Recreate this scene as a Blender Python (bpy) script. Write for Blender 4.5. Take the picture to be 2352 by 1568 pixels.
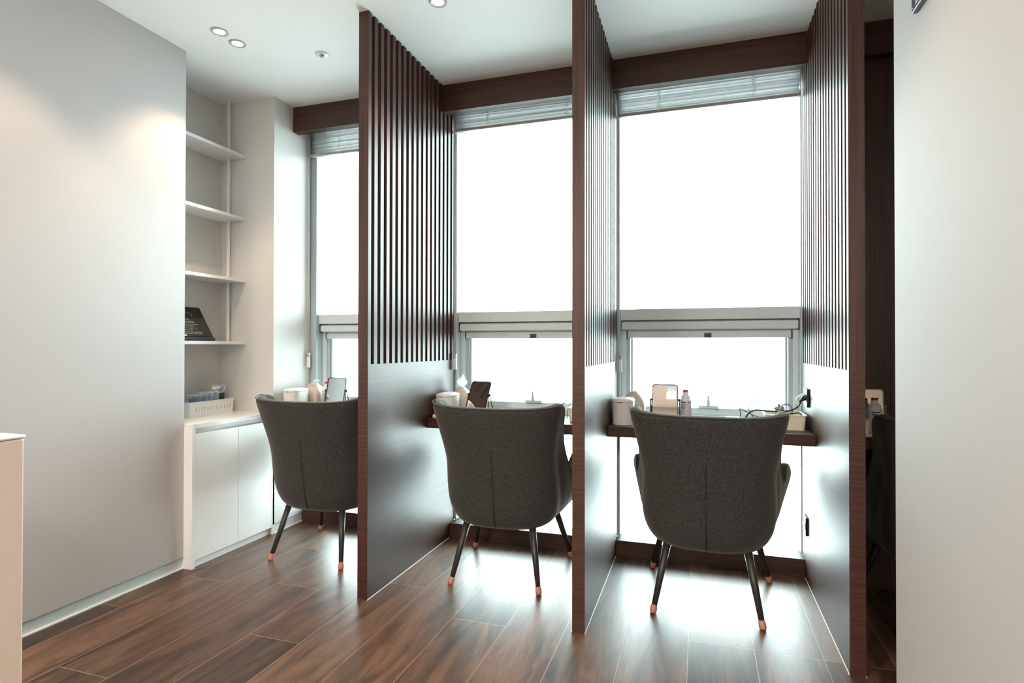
import bpy, bmesh, math, random
from mathutils import Vector, Matrix
random.seed(7)
S = bpy.context.scene
for o in list(bpy.data.objects): bpy.data.objects.remove(o)
COL = S.collection
PI = math.pi

# ------------------------------------------------------------------ camera
cam = bpy.data.cameras.new('camera'); cam.sensor_width = 36.0
cam.lens = 1334.49/2352*36.0; cam.clip_start = .02
co = bpy.data.objects.new('camera', cam); COL.objects.link(co); S.camera = co
yaw, pitch, roll = .312, .008, .0012
fw = Vector((-math.sin(yaw)*math.cos(pitch), math.cos(yaw)*math.cos(pitch), math.sin(pitch)))
r0 = Vector((math.cos(yaw), math.sin(yaw), 0)); u0 = r0.cross(fw)
rr = r0*math.cos(roll)+u0*math.sin(roll); uu = -r0*math.sin(roll)+u0*math.cos(roll)
m = Matrix((rr, uu, -fw)).transposed().to_4x4(); m.translation = Vector((0, 0, 1.0731))
co.matrix_world = m

# ------------------------------------------------------------------ world and exposure
W = bpy.data.worlds.new('sky'); S.world = W; W.use_nodes = True
bg = W.node_tree.nodes['Background']; bg.inputs[0].default_value = (.80, .97, .98, 1); bg.inputs[1].default_value = 16.5
wt = W.node_tree; tcw = wt.nodes.new('ShaderNodeTexCoord'); sx = wt.nodes.new('ShaderNodeSeparateXYZ'); mr = wt.nodes.new('ShaderNodeMapRange')
wt.links.new(tcw.outputs['Generated'], sx.inputs[0]); wt.links.new(sx.outputs['Z'], mr.inputs[0])      # bright overcast sky, dimmer city below the horizon
mr.inputs[1].default_value = -.35; mr.inputs[2].default_value = .12; mr.inputs[3].default_value = 8.5; mr.inputs[4].default_value = 18
wt.links.new(mr.outputs[0], bg.inputs[1])
S.view_settings.view_transform = 'Standard'; S.view_settings.look = 'None'
S.view_settings.exposure = 0.28; S.view_settings.gamma = 1; S.view_settings.use_curve_mapping = False

# ------------------------------------------------------------------ materials
def mat(name, col, rough=.5, metal=0, spec=.5, **kw):
    m = bpy.data.materials.new(name); m.use_nodes = True
    b = m.node_tree.nodes['Principled BSDF']
    b.inputs['Base Color'].default_value = (*col, 1); b.inputs['Roughness'].default_value = rough
    b.inputs['Metallic'].default_value = metal; b.inputs['Specular IOR Level'].default_value = spec
    for k, v in kw.items(): b.inputs[k.replace('_', ' ')].default_value = v
    return m
def N(m, t, **kw):
    n = m.node_tree.nodes.new(t)
    for k, v in kw.items(): setattr(n, k, v)
    return n
def L(m, a, b): m.node_tree.links.new(a, b)
def bsdf(m): return m.node_tree.nodes['Principled BSDF']
def subtle(m, col, scale=60, amt=.06, bump=.02):
    n = N(m, 'ShaderNodeTexNoise'); n.inputs['Scale'].default_value = scale; n.inputs['Detail'].default_value = 4
    tc = N(m, 'ShaderNodeTexCoord'); L(m, tc.outputs['Object'], n.inputs['Vector'])
    r = N(m, 'ShaderNodeValToRGB'); e = r.color_ramp.elements
    e[0].position = .3; e[1].position = .7
    e[0].color = (*[c*(1-amt) for c in col], 1); e[1].color = (*[min(1, c*(1+amt)) for c in col], 1)
    L(m, n.outputs['Fac'], r.inputs['Fac']); L(m, r.outputs['Color'], bsdf(m).inputs['Base Color'])
    if bump:
        b = N(m, 'ShaderNodeBump'); b.inputs['Strength'].default_value = bump; b.inputs['Distance'].default_value = .002
        L(m, n.outputs['Fac'], b.inputs['Height']); L(m, b.outputs['Normal'], bsdf(m).inputs['Normal'])
    return m
def plain(name, col, rough=.5, **kw):
    sc = kw.pop('scale', 60); a = kw.pop('amt', .04); bu = kw.pop('bump', .02)
    return subtle(mat(name, col, rough, **kw), col, sc, a, bu)
def wood(name, axis, dark, light, rough=.45):
    """laminate with fine straight grain running along the given axis"""
    m = mat(name, light, rough)
    tc = N(m, 'ShaderNodeTexCoord'); mp = N(m, 'ShaderNodeMapping')
    mp.inputs['Scale'].default_value = {'x': (.9, 28, 60), 'y': (28, .9, 60), 'z': (55, 55, .9)}[axis]
    L(m, tc.outputs['Object'], mp.inputs['Vector'])
    n = N(m, 'ShaderNodeTexNoise'); n.inputs['Scale'].default_value = 1.6; n.inputs['Detail'].default_value = 9; n.inputs['Roughness'].default_value = .68; n.inputs['Distortion'].default_value = .5
    L(m, mp.outputs['Vector'], n.inputs['Vector'])
    r = N(m, 'ShaderNodeValToRGB'); e = r.color_ramp.elements
    e[0].position = .33; e[0].color = (*dark, 1); e[1].position = .64; e[1].color = (*light, 1)
    L(m, n.outputs['Fac'], r.inputs['Fac']); L(m, r.outputs['Color'], bsdf(m).inputs['Base Color'])
    b = N(m, 'ShaderNodeBump'); b.inputs['Strength'].default_value = .03; b.inputs['Distance'].default_value = .001
    bsdf(m).inputs['Specular IOR Level'].default_value = .5
    L(m, n.outputs['Fac'], b.inputs['Height']); L(m, b.outputs['Normal'], bsdf(m).inputs['Normal'])
    return m
WD, WL = (.026, .010, .0075), (.076, .029, .019)
wood_x = wood('walnut_x', 'x', WD, WL); wood_y = wood('walnut_y', 'y', WD, WL); wood_z = wood('walnut_z', 'z', WD, WL)
# lower panel: horizontal grain, both on the faces (along y) and the narrow front edge (along x)
def wood_h():
    m = wood('walnut_horizontal', 'x', WD, WL)
    for n in m.node_tree.nodes:
        if n.type == 'MAPPING': n.inputs['Scale'].default_value = (1.2, 1.2, 60)
    return m
wood_hor = wood_h()
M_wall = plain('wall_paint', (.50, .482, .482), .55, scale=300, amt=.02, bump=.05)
M_wall_lit = plain('wall_paint_lit', (.66, .64, .615), .55, scale=300, amt=.02, bump=.05)  # same wall paint, lightened to imitate brighter light on niche and pillar
M_ceil = plain('ceiling_paint', (.88, .895, .885), .7, scale=200, amt=.015)
M_white = plain('white_laminate', (.80, .80, .79), .32, amt=.01)
M_shelf = plain('white_shelf', (.80, .80, .80), .35, amt=.01)
M_bead = plain('white_sealant', (.85, .85, .83), .4, amt=.02)
M_alu = plain('grey_aluminium', (.42, .50, .53), .38, amt=.03)
M_alu_l = plain('light_aluminium', (.60, .69, .71), .4, amt=.03)
M_seal = plain('dark_gasket', (.03, .05, .07), .5)
M_blk = plain('black_plastic', (.012, .012, .014), .35)
M_leg = plain('black_steel', (.030, .028, .027), .42)
M_tip = plain('terracotta_tip', (.45, .20, .135), .5)
M_plas = plain('white_plastic', (.80, .79, .76), .3, amt=.01)
M_ring = plain('grey_ring', (.5, .5, .53), .4)
M_cream = plain('cream_plastic', (.78, .72, .52), .4, amt=.02)
M_tiss = plain('beige_box', (.62, .52, .43), .5, amt=.02)
M_paper = plain('tissue_paper', (.88, .88, .88), .8, amt=.02, bump=.3)
M_slat = plain('blind_slat', (.42, .405, .395), .45, amt=.03)
M_cord = plain('blind_cord', (.78, .80, .78), .6)
M_red = plain('red_cap', (.65, .02, .02), .35)
M_blue = plain('blue_print', (.01, .06, .22), .4)
M_bottle = plain('bottle_plastic', (.80, .77, .75), .35, amt=.01)
M_ink = plain('dark_ink', (.02, .05, .12), .5)
M_gold = plain('pale_print', (.60, .60, .50), .4)
M_steel = plain('steel', (.5, .5, .5), .25, metal=1)
M_counter = plain('counter_solid', (.60, .49, .41), .35, amt=.02)
M_greyplug = plain('grey_plug', (.25, .30, .33), .4)
M_bagcard = plain('blue_card', (.06, .13, .42), .4)
M_pad = plain('dark_teal_pad', (.025, .05, .055), .6)
M_black_gloss = plain('black_acrylic', (.012, .013, .014), .12)
M_mirror = mat('mirror_glass', (.70, .69, .66), .02, 1)
m_ = M_mirror
def glass_mat(name, tint, refl):
    m = bpy.data.materials.new(name); m.use_nodes = True; nt = m.node_tree; nt.nodes.clear()
    out = nt.nodes.new('ShaderNodeOutputMaterial'); mx = nt.nodes.new('ShaderNodeMixShader')
    tr = nt.nodes.new('ShaderNodeBsdfTransparent'); tr.inputs[0].default_value = (*tint, 1)
    gl = nt.nodes.new('ShaderNodeBsdfGlossy'); gl.inputs['Roughness'].default_value = .02
    fr = nt.nodes.new('ShaderNodeLayerWeight'); fr.inputs[0].default_value = refl
    nt.links.new(fr.outputs['Fresnel'], mx.inputs[0]); nt.links.new(tr.outputs[0], mx.inputs[1]); nt.links.new(gl.outputs[0], mx.inputs[2])
    nt.links.new(mx.outputs[0], out.inputs[0]); return m
M_glass = glass_mat('window_glass', (.97, .99, .99), .3)
def bag_mat():
    m = bpy.data.materials.new('clear_bag'); m.use_nodes = True; nt = m.node_tree; nt.nodes.clear()
    out = nt.nodes.new('ShaderNodeOutputMaterial'); mx = nt.nodes.new('ShaderNodeMixShader'); mx.inputs[0].default_value = .24
    tr = nt.nodes.new('ShaderNodeBsdfTransparent'); pb = nt.nodes.new('ShaderNodeBsdfPrincipled')
    pb.inputs['Base Color'].default_value = (.55, .62, .68, 1); pb.inputs['Roughness'].default_value = .15
    n = nt.nodes.new('ShaderNodeTexNoise'); n.inputs['Scale'].default_value = 45; b = nt.nodes.new('ShaderNodeBump'); b.inputs['Strength'].default_value = .6
    nt.links.new(n.outputs['Fac'], b.inputs['Height']); nt.links.new(b.outputs['Normal'], pb.inputs['Normal'])
    nt.links.new(tr.outputs[0], mx.inputs[1]); nt.links.new(pb.outputs[0], mx.inputs[2]); nt.links.new(mx.outputs[0], out.inputs[0]); return m
M_bag = bag_mat()
def emit(name, col, st):
    m = bpy.data.materials.new(name); m.use_nodes = True; b = bsdf(m)
    b.inputs['Base Color'].default_value = (.8, .8, .8, 1); b.inputs['Emission Color'].default_value = (*col, 1); b.inputs['Emission Strength'].default_value = st
    return m
M_lamp = emit('lamp_diffuser', (1, .96, .92), 6)
M_exit = emit('lit_sign', (.45, 1, .55), 1.3)

def fabric():
    m = mat('charcoal_tweed', (.03, .03, .03), .95, Sheen_Weight=.28, Sheen_Roughness=.45)
    bsdf(m).inputs['Sheen Tint'].default_value = (.9, .85, .75, 1)
    tc = N(m, 'ShaderNodeTexCoord')
    n = N(m, 'ShaderNodeTexNoise'); n.inputs['Scale'].default_value = 420; n.inputs['Detail'].default_value = 3
    mp = N(m, 'ShaderNodeMapping'); mp.inputs['Scale'].default_value = (1, 1, .35)
    L(m, tc.outputs['Object'], mp.inputs['Vector']); L(m, mp.outputs['Vector'], n.inputs['Vector'])
    r = N(m, 'ShaderNodeValToRGB'); e = r.color_ramp.elements
    e[0].position = .38; e[0].color = (.011, .012, .012, 1); e[1].position = .66; e[1].color = (.050, .050, .046, 1)
    L(m, n.outputs['Fac'], r.inputs['Fac']); L(m, r.outputs['Color'], bsdf(m).inputs['Base Color'])
    b = N(m, 'ShaderNodeBump'); b.inputs['Strength'].default_value = .35; b.inputs['Distance'].default_value = .001
    L(m, n.outputs['Fac'], b.inputs['Height']); L(m, b.outputs['Normal'], bsdf(m).inputs['Normal'])
    return m
M_fab = fabric()
M_seam = plain('dark_seam', (.008, .009, .01), .9)

def floor_mat():
    m = mat('walnut_planks', (.1, .05, .03), .3)
    tc = N(m, 'ShaderNodeTexCoord'); sp = N(m, 'ShaderNodeSeparateXYZ'); L(m, tc.outputs['Object'], sp.inputs[0])
    def mth(op, a, b=None, c=None):
        n = N(m, 'ShaderNodeMath', operation=op)
        for i, v in enumerate((a, b, c)):
            if v is None: continue
            if isinstance(v, (int, float)): n.inputs[i].default_value = v
            else: L(m, v, n.inputs[i])
        return n.outputs[0]
    PW, PL = .2225, 1.22
    u = mth('DIVIDE', mth('ADD', sp.outputs['X'], .93), PW); iu = mth('FLOOR', u); fu = mth('FRACT', u)
    # end joint position of every plank row, as (fraction of a plank length)
    jy = {0: 2.12, -1: 2.624, -3: 1.768, -4: 2.185, -5: 2.613, -7: 1.786, 3: 2.557, 4: 2.23}
    cr = N(m, 'ShaderNodeValToRGB'); cr.color_ramp.interpolation = 'CONSTANT'; ce = cr.color_ramp.elements
    rows = list(range(-11, 19)); rnd = random.Random(5)
    for q, rw in enumerate(rows):
        val = (jy[rw] % PL)/PL if rw in jy else rnd.random()
        el = ce[q] if q < 2 else ce.new(.5)
        el.position = (q+.2)/32 if q else 0; el.color = (val, val, val, 1)
    L(m, mth('DIVIDE', mth('ADD', iu, 11.5), 32), cr.inputs['Fac'])
    v = mth('ADD', mth('SUBTRACT', mth('DIVIDE', sp.outputs['Y'], PL), cr.outputs['Color']), 20); iv = mth('FLOOR', v); fv = mth('FRACT', v)
    cid = N(m, 'ShaderNodeCombineXYZ'); L(m, iu, cid.inputs[0]); L(m, iv, cid.inputs[1])
    w2 = N(m, 'ShaderNodeTexWhiteNoise', noise_dimensions='2D'); L(m, cid.outputs[0], w2.inputs['Vector'])
    # grain, shifted per plank
    cv = N(m, 'ShaderNodeCombineXYZ'); L(m, mth('MULTIPLY', sp.outputs['X'], 6.5), cv.inputs[0]); L(m, mth('MULTIPLY', sp.outputs['Y'], 1.0), cv.inputs[1]); L(m, mth('MULTIPLY', w2.outputs['Value'], 37), cv.inputs[2])
    n1 = N(m, 'ShaderNodeTexNoise'); n1.inputs['Scale'].default_value = 1.8; n1.inputs['Detail'].default_value = 8; n1.inputs['Roughness'].default_value = .62; n1.inputs['Distortion'].default_value = 1.3
    L(m, cv.outputs[0], n1.inputs['Vector'])
    cf = N(m, 'ShaderNodeCombineXYZ'); L(m, mth('MULTIPLY', sp.outputs['X'], 110), cf.inputs[0]); L(m, mth('MULTIPLY', sp.outputs['Y'], 6), cf.inputs[1]); L(m, mth('MULTIPLY', w2.outputs['Value'], 11), cf.inputs[2])
    n2 = N(m, 'ShaderNodeTexNoise'); n2.inputs['Scale'].default_value = 1; n2.inputs['Detail'].default_value = 4; L(m, cf.outputs[0], n2.inputs['Vector'])
    g = mth('ADD', mth('MULTIPLY', n1.outputs['Fac'], .78), mth('MULTIPLY', n2.outputs['Fac'], .22))
    g = mth('ADD', g, mth('MULTIPLY', mth('SUBTRACT', w2.outputs['Value'], .5), .16))
    r = N(m, 'ShaderNodeValToRGB'); e = r.color_ramp.elements
    e[0].position = .36; e[0].color = (.032, .018, .012, 1); e[1].position = .67; e[1].color = (.195, .106, .062, 1)
    x = e.new(.5); x.color = (.098, .051, .031, 1)
    L(m, g, r.inputs['Fac'])
    # knots
    vo = N(m, 'ShaderNodeTexVoronoi'); vo.inputs['Scale'].default_value = 1.9
    ck = N(m, 'ShaderNodeCombineXYZ'); L(m, mth('MULTIPLY', sp.outputs['X'], 1.6), ck.inputs[0]); L(m, mth('MULTIPLY', sp.outputs['Y'], .7), ck.inputs[1]); L(m, ck.outputs[0], vo.inputs['Vector'])
    k = N(m, 'ShaderNodeMapRange'); k.inputs[1].default_value = .01; k.inputs[2].default_value = .055; k.inputs[3].default_value = .45; k.inputs[4].default_value = 1
    L(m, vo.outputs['Distance'], k.inputs[0])
    mk = N(m, 'ShaderNodeMix', data_type='RGBA', blend_type='MULTIPLY'); mk.inputs[0].default_value = 1
    L(m, r.outputs['Color'], mk.inputs[6]); L(m, k.outputs[0], mk.inputs[7])
    # joints, paler tone painted in for light caught on bevelled edges
    du = mth('MULTIPLY', mth('MINIMUM', fu, mth('SUBTRACT', 1, fu)), PW); dv = mth('MULTIPLY', mth('MINIMUM', fv, mth('SUBTRACT', 1, fv)), PL)
    d = mth('MINIMUM', du, dv)
    j = N(m, 'ShaderNodeMapRange'); j.inputs[1].default_value = .0008; j.inputs[2].default_value = .0022; L(m, d, j.inputs[0])
    mj = N(m, 'ShaderNodeMix', data_type='RGBA'); L(m, j.outputs[0], mj.inputs[0]); mj.inputs[6].default_value = (.30, .20, .14, 1); L(m, mk.outputs[2], mj.inputs[7])
    L(m, mj.outputs[2], bsdf(m).inputs['Base Color'])
    b = N(m, 'ShaderNodeBump'); b.inputs['Strength'].default_value = .12; b.inputs['Distance'].default_value = .001
    L(m, mth('ADD', mth('MULTIPLY', j.outputs[0], 1.5), g), b.inputs['Height']); L(m, b.outputs['Normal'], bsdf(m).inputs['Normal'])
    rm = N(m, 'ShaderNodeMapRange'); rm.inputs[3].default_value = .30; rm.inputs[4].default_value = .42; L(m, n2.outputs['Fac'], rm.inputs[0]); L(m, rm.outputs[0], bsdf(m).inputs['Roughness'])
    return m
M_floor = floor_mat()

# ------------------------------------------------------------------ helpers
def tag(o, label=None, cat=None, group=None, kind=None):
    if label: o['label'] = label
    if cat: o['category'] = cat
    if group: o['group'] = group
    if kind: o['kind'] = kind
    return o
def empty(name, loc=(0, 0, 0), rz=0, **kw):
    o = bpy.data.objects.new(name, None); COL.objects.link(o); o.location = loc; o.rotation_euler = (0, 0, rz)
    o.empty_display_size = .05
    return tag(o, **kw)
def box(bm, x0, x1, y0, y1, z0, z1):
    v = [bm.verts.new(p) for p in ((x0,y0,z0),(x1,y0,z0),(x1,y1,z0),(x0,y1,z0),(x0,y0,z1),(x1,y0,z1),(x1,y1,z1),(x0,y1,z1))]
    for f in ((0,3,2,1),(4,5,6,7),(0,1,5,4),(1,2,6,5),(2,3,7,6),(3,0,4,7)): bm.faces.new([v[i] for i in f])
def mk(name, bm, material, parent=None, smooth=False, bevel=0, seg=2, sub=0, loc=None):
    me = bpy.data.meshes.new(name); bm.normal_update(); bm.to_mesh(me); bm.free()
    o = bpy.data.objects.new(name, me); COL.objects.link(o); me.materials.append(material)
    if smooth:
        for p in me.polygons: p.use_smooth = True
    if parent: o.parent = parent
    if loc: o.location = loc
    if bevel:
        b = o.modifiers.new('bevel', 'BEVEL'); b.width = bevel; b.segments = seg; b.limit_method = 'ANGLE'; b.angle_limit = .7
    if sub:
        s = o.modifiers.new('sub', 'SUBSURF'); s.levels = sub; s.render_levels = sub
    return o
def BX(name, dims, material, parent=None, bevel=0, **kw):
    bm = bmesh.new()
    for d in (dims if isinstance(dims[0], (tuple, list)) else [dims]): box(bm, *d)
    return mk(name, bm, material, parent, bevel=bevel, **kw)
def ST(name, dims, material, **kw): return tag(BX(name, dims, material, **kw), kind='structure')
def smooth_path(pts, n=6):
    P = [Vector(p) for p in pts]; P = [P[0]*2-P[1]]+P+[P[-1]*2-P[-2]]; out = []
    for i in range(1, len(P)-2):
        for k in range(n):
            t = k/n; a, b, c, d = P[i-1:i+3]
            out.append(.5*((2*b)+(c-a)*t+(2*a-5*b+4*c-d)*t*t+(3*b-a-3*c+d)*t**3))
    out.append(P[-2]); return out
def tube(bm, pts, rad, seg=8, cap=True, smooth=0):
    if smooth: pts = smooth_path(pts, smooth)
    pts = [Vector(p) for p in pts]; n = len(pts); rings = []
    up = Vector((0, 0, 1)); prev = None
    for i, p in enumerate(pts):
        t = (pts[min(i+1, n-1)]-pts[max(i-1, 0)]).normalized()
        if prev is None:
            a = t.cross(up if abs(t.z) < .9 else Vector((1, 0, 0))).normalized()
        else:
            a = (prev-t*prev.dot(t)).normalized()
        prev = a; b = t.cross(a)
        r = rad[i] if isinstance(rad, (list, tuple)) else rad
        rings.append([bm.verts.new(p+(a*math.cos(2*PI*k/seg)+b*math.sin(2*PI*k/seg))*r) for k in range(seg)])
    for A, B in zip(rings, rings[1:]):
        for k in range(seg): bm.faces.new((A[k], A[(k+1) % seg], B[(k+1) % seg], B[k]))
    if cap: bm.faces.new(rings[0][::-1]); bm.faces.new(rings[-1])
def TB(name, paths, rad, material, parent=None, seg=8, smooth=0):
    bm = bmesh.new()
    for p in (paths if isinstance(paths[0][0], (tuple, list, Vector)) else [paths]): tube(bm, p, rad, seg, True, smooth)
    bmesh.ops.recalc_face_normals(bm, faces=bm.faces); return mk(name, bm, material, parent, smooth=True)
def lathe(bm, prof, c=(0, 0, 0), seg=24, cap0=True, cap1=True):
    rings = [[bm.verts.new((c[0]+r*math.cos(2*PI*k/seg), c[1]+r*math.sin(2*PI*k/seg), c[2]+z)) for k in range(seg)] for r, z in prof]
    for A, B in zip(rings, rings[1:]):
        for k in range(seg): bm.faces.new((A[k], A[(k+1) % seg], B[(k+1) % seg], B[k]))
    if cap0: bm.faces.new(rings[0][::-1])
    if cap1: bm.faces.new(rings[-1])
def LT(name, prof, material, parent=None, c=(0, 0, 0), seg=24, **kw):
    bm = bmesh.new(); lathe(bm, prof, c, seg); bmesh.ops.recalc_face_normals(bm, faces=bm.faces)
    return mk(name, bm, material, parent, smooth=True, **kw)
def rrect(w, d, r, n=5):
    """rounded rectangle outline, ccw"""
    out = []
    for cx, cy, a0 in ((w/2-r, d/2-r, 0), (-w/2+r, d/2-r, PI/2), (-w/2+r, -d/2+r, PI), (w/2-r, -d/2+r, 1.5*PI)):
        for k in range(n+1):
            a = a0+PI/2*k/n; out.append((cx+r*math.cos(a), cy+r*math.sin(a)))
    return out
def loft(bm, sections, cap0=True, cap1=True):
    """sections: list of lists of 3-D points"""
    rings = [[bm.verts.new(p) for p in s] for s in sections]; n = len(rings[0])
    for A, B in zip(rings, rings[1:]):
        for k in range(n): bm.faces.new((A[k], A[(k+1) % n], B[(k+1) % n], B[k]))
    if cap0: bm.faces.new(rings[0][::-1])
    if cap1: bm.faces.new(rings[-1])
def RR(name, levels, material, parent=None, smooth=True, auto=True, **kw):
    """levels: (w, d, r, z[, dx, dy]) rounded rectangles stacked"""
    bm = bmesh.new(); sec = []
    for lv in levels:
        w, d, r, z = lv[:4]; dx, dy = (lv[4], lv[5]) if len(lv) > 4 else (0, 0)
        sec.append([(x+dx, y+dy, z) for x, y in rrect(w, d, min(r, w/2-.0001, d/2-.0001))])
    loft(bm, sec); bmesh.ops.recalc_face_normals(bm, faces=bm.faces)
    o = mk(name, bm, material, parent, smooth=smooth, **kw)
    if smooth:
        e = o.modifiers.new('split', 'EDGE_SPLIT'); e.split_angle = math.radians(50)
    return o
def text(name, s, size, material, parent, matrix, extrude=.0002, align='CENTER', shear=0, squash=1):
    c = bpy.data.curves.new(name, 'FONT'); c.body = s; c.size = size; c.extrude = extrude; c.align_x = align; c.shear = shear; c.resolution_u = 2
    t = bpy.data.objects.new(name, c); COL.objects.link(t); bpy.context.view_layer.update()
    me = bpy.data.meshes.new_from_object(t.evaluated_get(bpy.context.evaluated_depsgraph_get()))
    bpy.data.objects.remove(t); me.transform(Matrix.Diagonal((squash, 1, 1, 1))); me.materials.clear(); me.materials.append(material)
    o = bpy.data.objects.new(name, me); COL.objects.link(o); o.parent = parent; o.matrix_local = matrix
    return o
def copy_tree(o, parent=None):
    c = o.copy(); COL.objects.link(c)
    if parent: c.parent = parent; c.matrix_parent_inverse = o.matrix_parent_inverse.copy()
    for ch in [x for x in bpy.data.objects if x.parent == o]: copy_tree(ch, c)
    return c

# ------------------------------------------------------------------ dimensions
H = 2.5
P1a, P1b, P2a, P2b, P3a, P3b = -1.3833, -1.3352, -.4564, -.4083, .4659, .514
XP = -2.315            # pillar and cabinet face
YF, YW = 2.153, 3.055  # partition front edge, window frame plane
DZ = .70               # desk top

# ------------------------------------------------------------------ room shell
fl = ST('floor', (-3.0, 3.2, -3.2, 3.3, -.1, 0), M_floor)
ST('ceiling', (-3.0, 3.2, -3.2, 3.3, H, H+.1), M_ceil)
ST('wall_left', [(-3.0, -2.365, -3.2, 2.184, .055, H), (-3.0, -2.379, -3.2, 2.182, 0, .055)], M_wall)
ST('baseboard_left', (-2.379, -2.373, -3.0, 2.183, 0, .050), M_alu_l)
ST('trim_1', (-2.373, -2.366, -3.0, 2.184, 0, .006), M_bead)
ST('wall_niche', (-3.0, -2.69, 2.184, 2.74, 0, H), M_wall_lit)
ST('wall_pillar', [(-3.0, XP, 2.74, 3.06, .055, H), (-3.0, XP-.012, 2.742, 3.06, 0, .055)], M_wall_lit)
ST('baseboard_pillar', (XP-.012, XP-.005, 2.752, 3.0, 0, .050), M_white)
ST('trim_2', (XP-.006, XP+.002, 2.752, 3.0, 0, .006), M_bead)
ST('wall_window', [(-3.0, XP-.001, 3.06, 3.3, 0, H), (1.45, 3.2, 3.06, 3.3, 0, H), (-2.32, 1.46, 3.10, 3.3, 2.43, H), (-2.32, P3b-.02, 3.10, 3.3, -.1, 0)], M_wall)
ST('wall_rear', (-3.0, 3.2, -3.2, -3.0, 0, H), plain('rear_wall_paint', (.34, .29, .23), .6))
ST('wall_far_right', (3.0, 3.2, -3.0, 3.3, 0, H), M_wall)
ST('wall_bay_side', (1.40, 1.45, 2.0, 3.06, 0, H), wood_z)
ST('wall_bay_panel', (P3b+.0005, 1.40, 2.955, 3.06, 0, H-.001), wood_z)
ST('wall_right', (.50, .64, -1.2, 1.80, 0, H), plain('wall_white', (.47, .46, .45), .7, spec=.2, scale=300, amt=.01))

# window sill boxes, valances
for i, (a, b) in enumerate(((XP, P1a), (P1b, P2a), (P2b, P3a))):
    ST('trim_%d' % (i+3), (a+.0015, b-.0005, 3.0, 3.12, 0, .082), wood_x, bevel=.001)
VAL = [(XP+.0005, P1a-.0005), (P1b+.0005, P2a-.0005), (P2b+.0005, P3a-.0005), (P3b+.0005, 1.399)]
VLAB = ['dark walnut valance board across the left bay, meeting the white pillar', 'dark walnut valance board over the middle window bay',
        'dark walnut valance board over the widest visible window, above the right bay blind', 'shadowed walnut valance board beyond the rightmost slatted partition']
for (a, b), lab in zip(VAL, VLAB):
    v = empty('valance', ((a+b)/2, 2.90, 2.353), label=lab, cat='valance', group='walnut valances along the ceiling'); w = (b-a)/2
    BX('front_board', (-w, w, 0, .02, 0, H-2.3535), wood_x, v)
    BX('bottom_board', (-w, w, .02, .0545, 0, .018), wood_x, v)

# ------------------------------------------------------------------ windows
def window(i, x0, x1):
    ew = empty('window_%d' % i, ((x0+x1)/2, 3.1, 0)); ew['kind'] = 'structure'
    ox, oy = (x0+x1)/2, 3.1
    def B(name, dims, mm, bevel=0, parent=ew):
        dims = dims if isinstance(dims[0], (tuple, list)) else [dims]
        return BX(name, [(a-ox, b-ox, c-oy, d-oy, e, f) for a, b, c, d, e, f in dims], mm, parent, bevel=bevel)
    l = .012 if i > 1 else .043
    B('window_frame', [(x0-.02 if i > 1 else x0, x0+l, 3.07, 3.20, .083, 2.43), (x1-.004, x1+.02, 3.07, 3.20, .083, 2.43), (x0+l, x1-.004, 3.10, 3.20, 2.39, 2.43)], M_alu, .001)
    B('transom', (x0+l, x1-.004, 3.095, 3.19, 1.210, 1.268), M_alu_l, .002)
    B('lower_transom', (x0+l, x1-.004, 3.10, 3.19, .640, .722), M_alu_l, .002)
    a, b = x0+l, x1-.004
    B('sash_frame', [(a, a+.026, 3.135, 3.19, .722, 1.210), (b-.026, b, 3.135, 3.19, .722, 1.210),
                     (a+.026, b-.026, 3.137, 3.19, 1.140, 1.210),
                     (a+.026, b-.026, 3.145, 3.185, .722, .757)], M_alu_l, .0015)
    B('screen_track', [(a+.026, a+.044, 3.15, 3.18, .757, 1.15), (a+.047, a+.058, 3.155, 3.18, .757, 1.15),
                       (b-.044, b-.026, 3.15, 3.18, .757, 1.15), (b-.058, b-.047, 3.155, 3.18, .757, 1.15)], M_alu, .001)
    cs = B('screen_cassette', (a+.003, b-.003, 3.105, 3.135, 1.160, 1.203), M_alu_l, .006)
    B('end_cap', [(a-.0005, a+.0035, 3.102, 3.136, 1.155, 1.208), (b-.0035, b+.0005, 3.102, 3.136, 1.155, 1.208)], M_seal, .001)
    B('screen_bar', (a+.033, b-.033, 3.128, 3.148, 1.117, 1.150), M_alu_l, .002)
    B('bar_cap', [(a+.029, a+.034, 3.126, 3.149, 1.115, 1.155), (b-.034, b-.029, 3.126, 3.149, 1.115, 1.155)], M_seal)
    cx = (x0+x1)/2+.012
    B('bar_latch', [(cx-.017, cx+.017, 3.119, 3.129, 1.118, 1.142), (cx-.013, cx+.013, 3.116, 3.120, 1.126, 1.136)], M_seal, .002)
    hd = B('window_handle', [(cx-.045, cx+.05, 3.118, 3.145, .7575, .772), (cx-.006, cx+.010, 3.108, 3.130, .771, .800), (cx-.003, cx+.007, 3.103, 3.122, .798, .822)], M_alu_l, .002)
    B('pane', [(a+.001, b-.001, 3.178, 3.182, 1.268, 2.39)], M_glass)
    B('pane', [(a+.03, b-.03, 3.178, 3.182, .757, 1.165)], M_glass)
    B('pane', [(a+.001, b-.001, 3.178, 3.182, .083, .640)], M_glass)
    B('outer_cap', [(a+.018, a+.021, 3.21, 3.225, .0, 2.43), (b-.021, b-.018, 3.21, 3.225, .0, 2.43)], M_alu_l)
window(1, XP, P1a); window(2, P1b, P2a); window(3, P2b, P3a)

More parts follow.
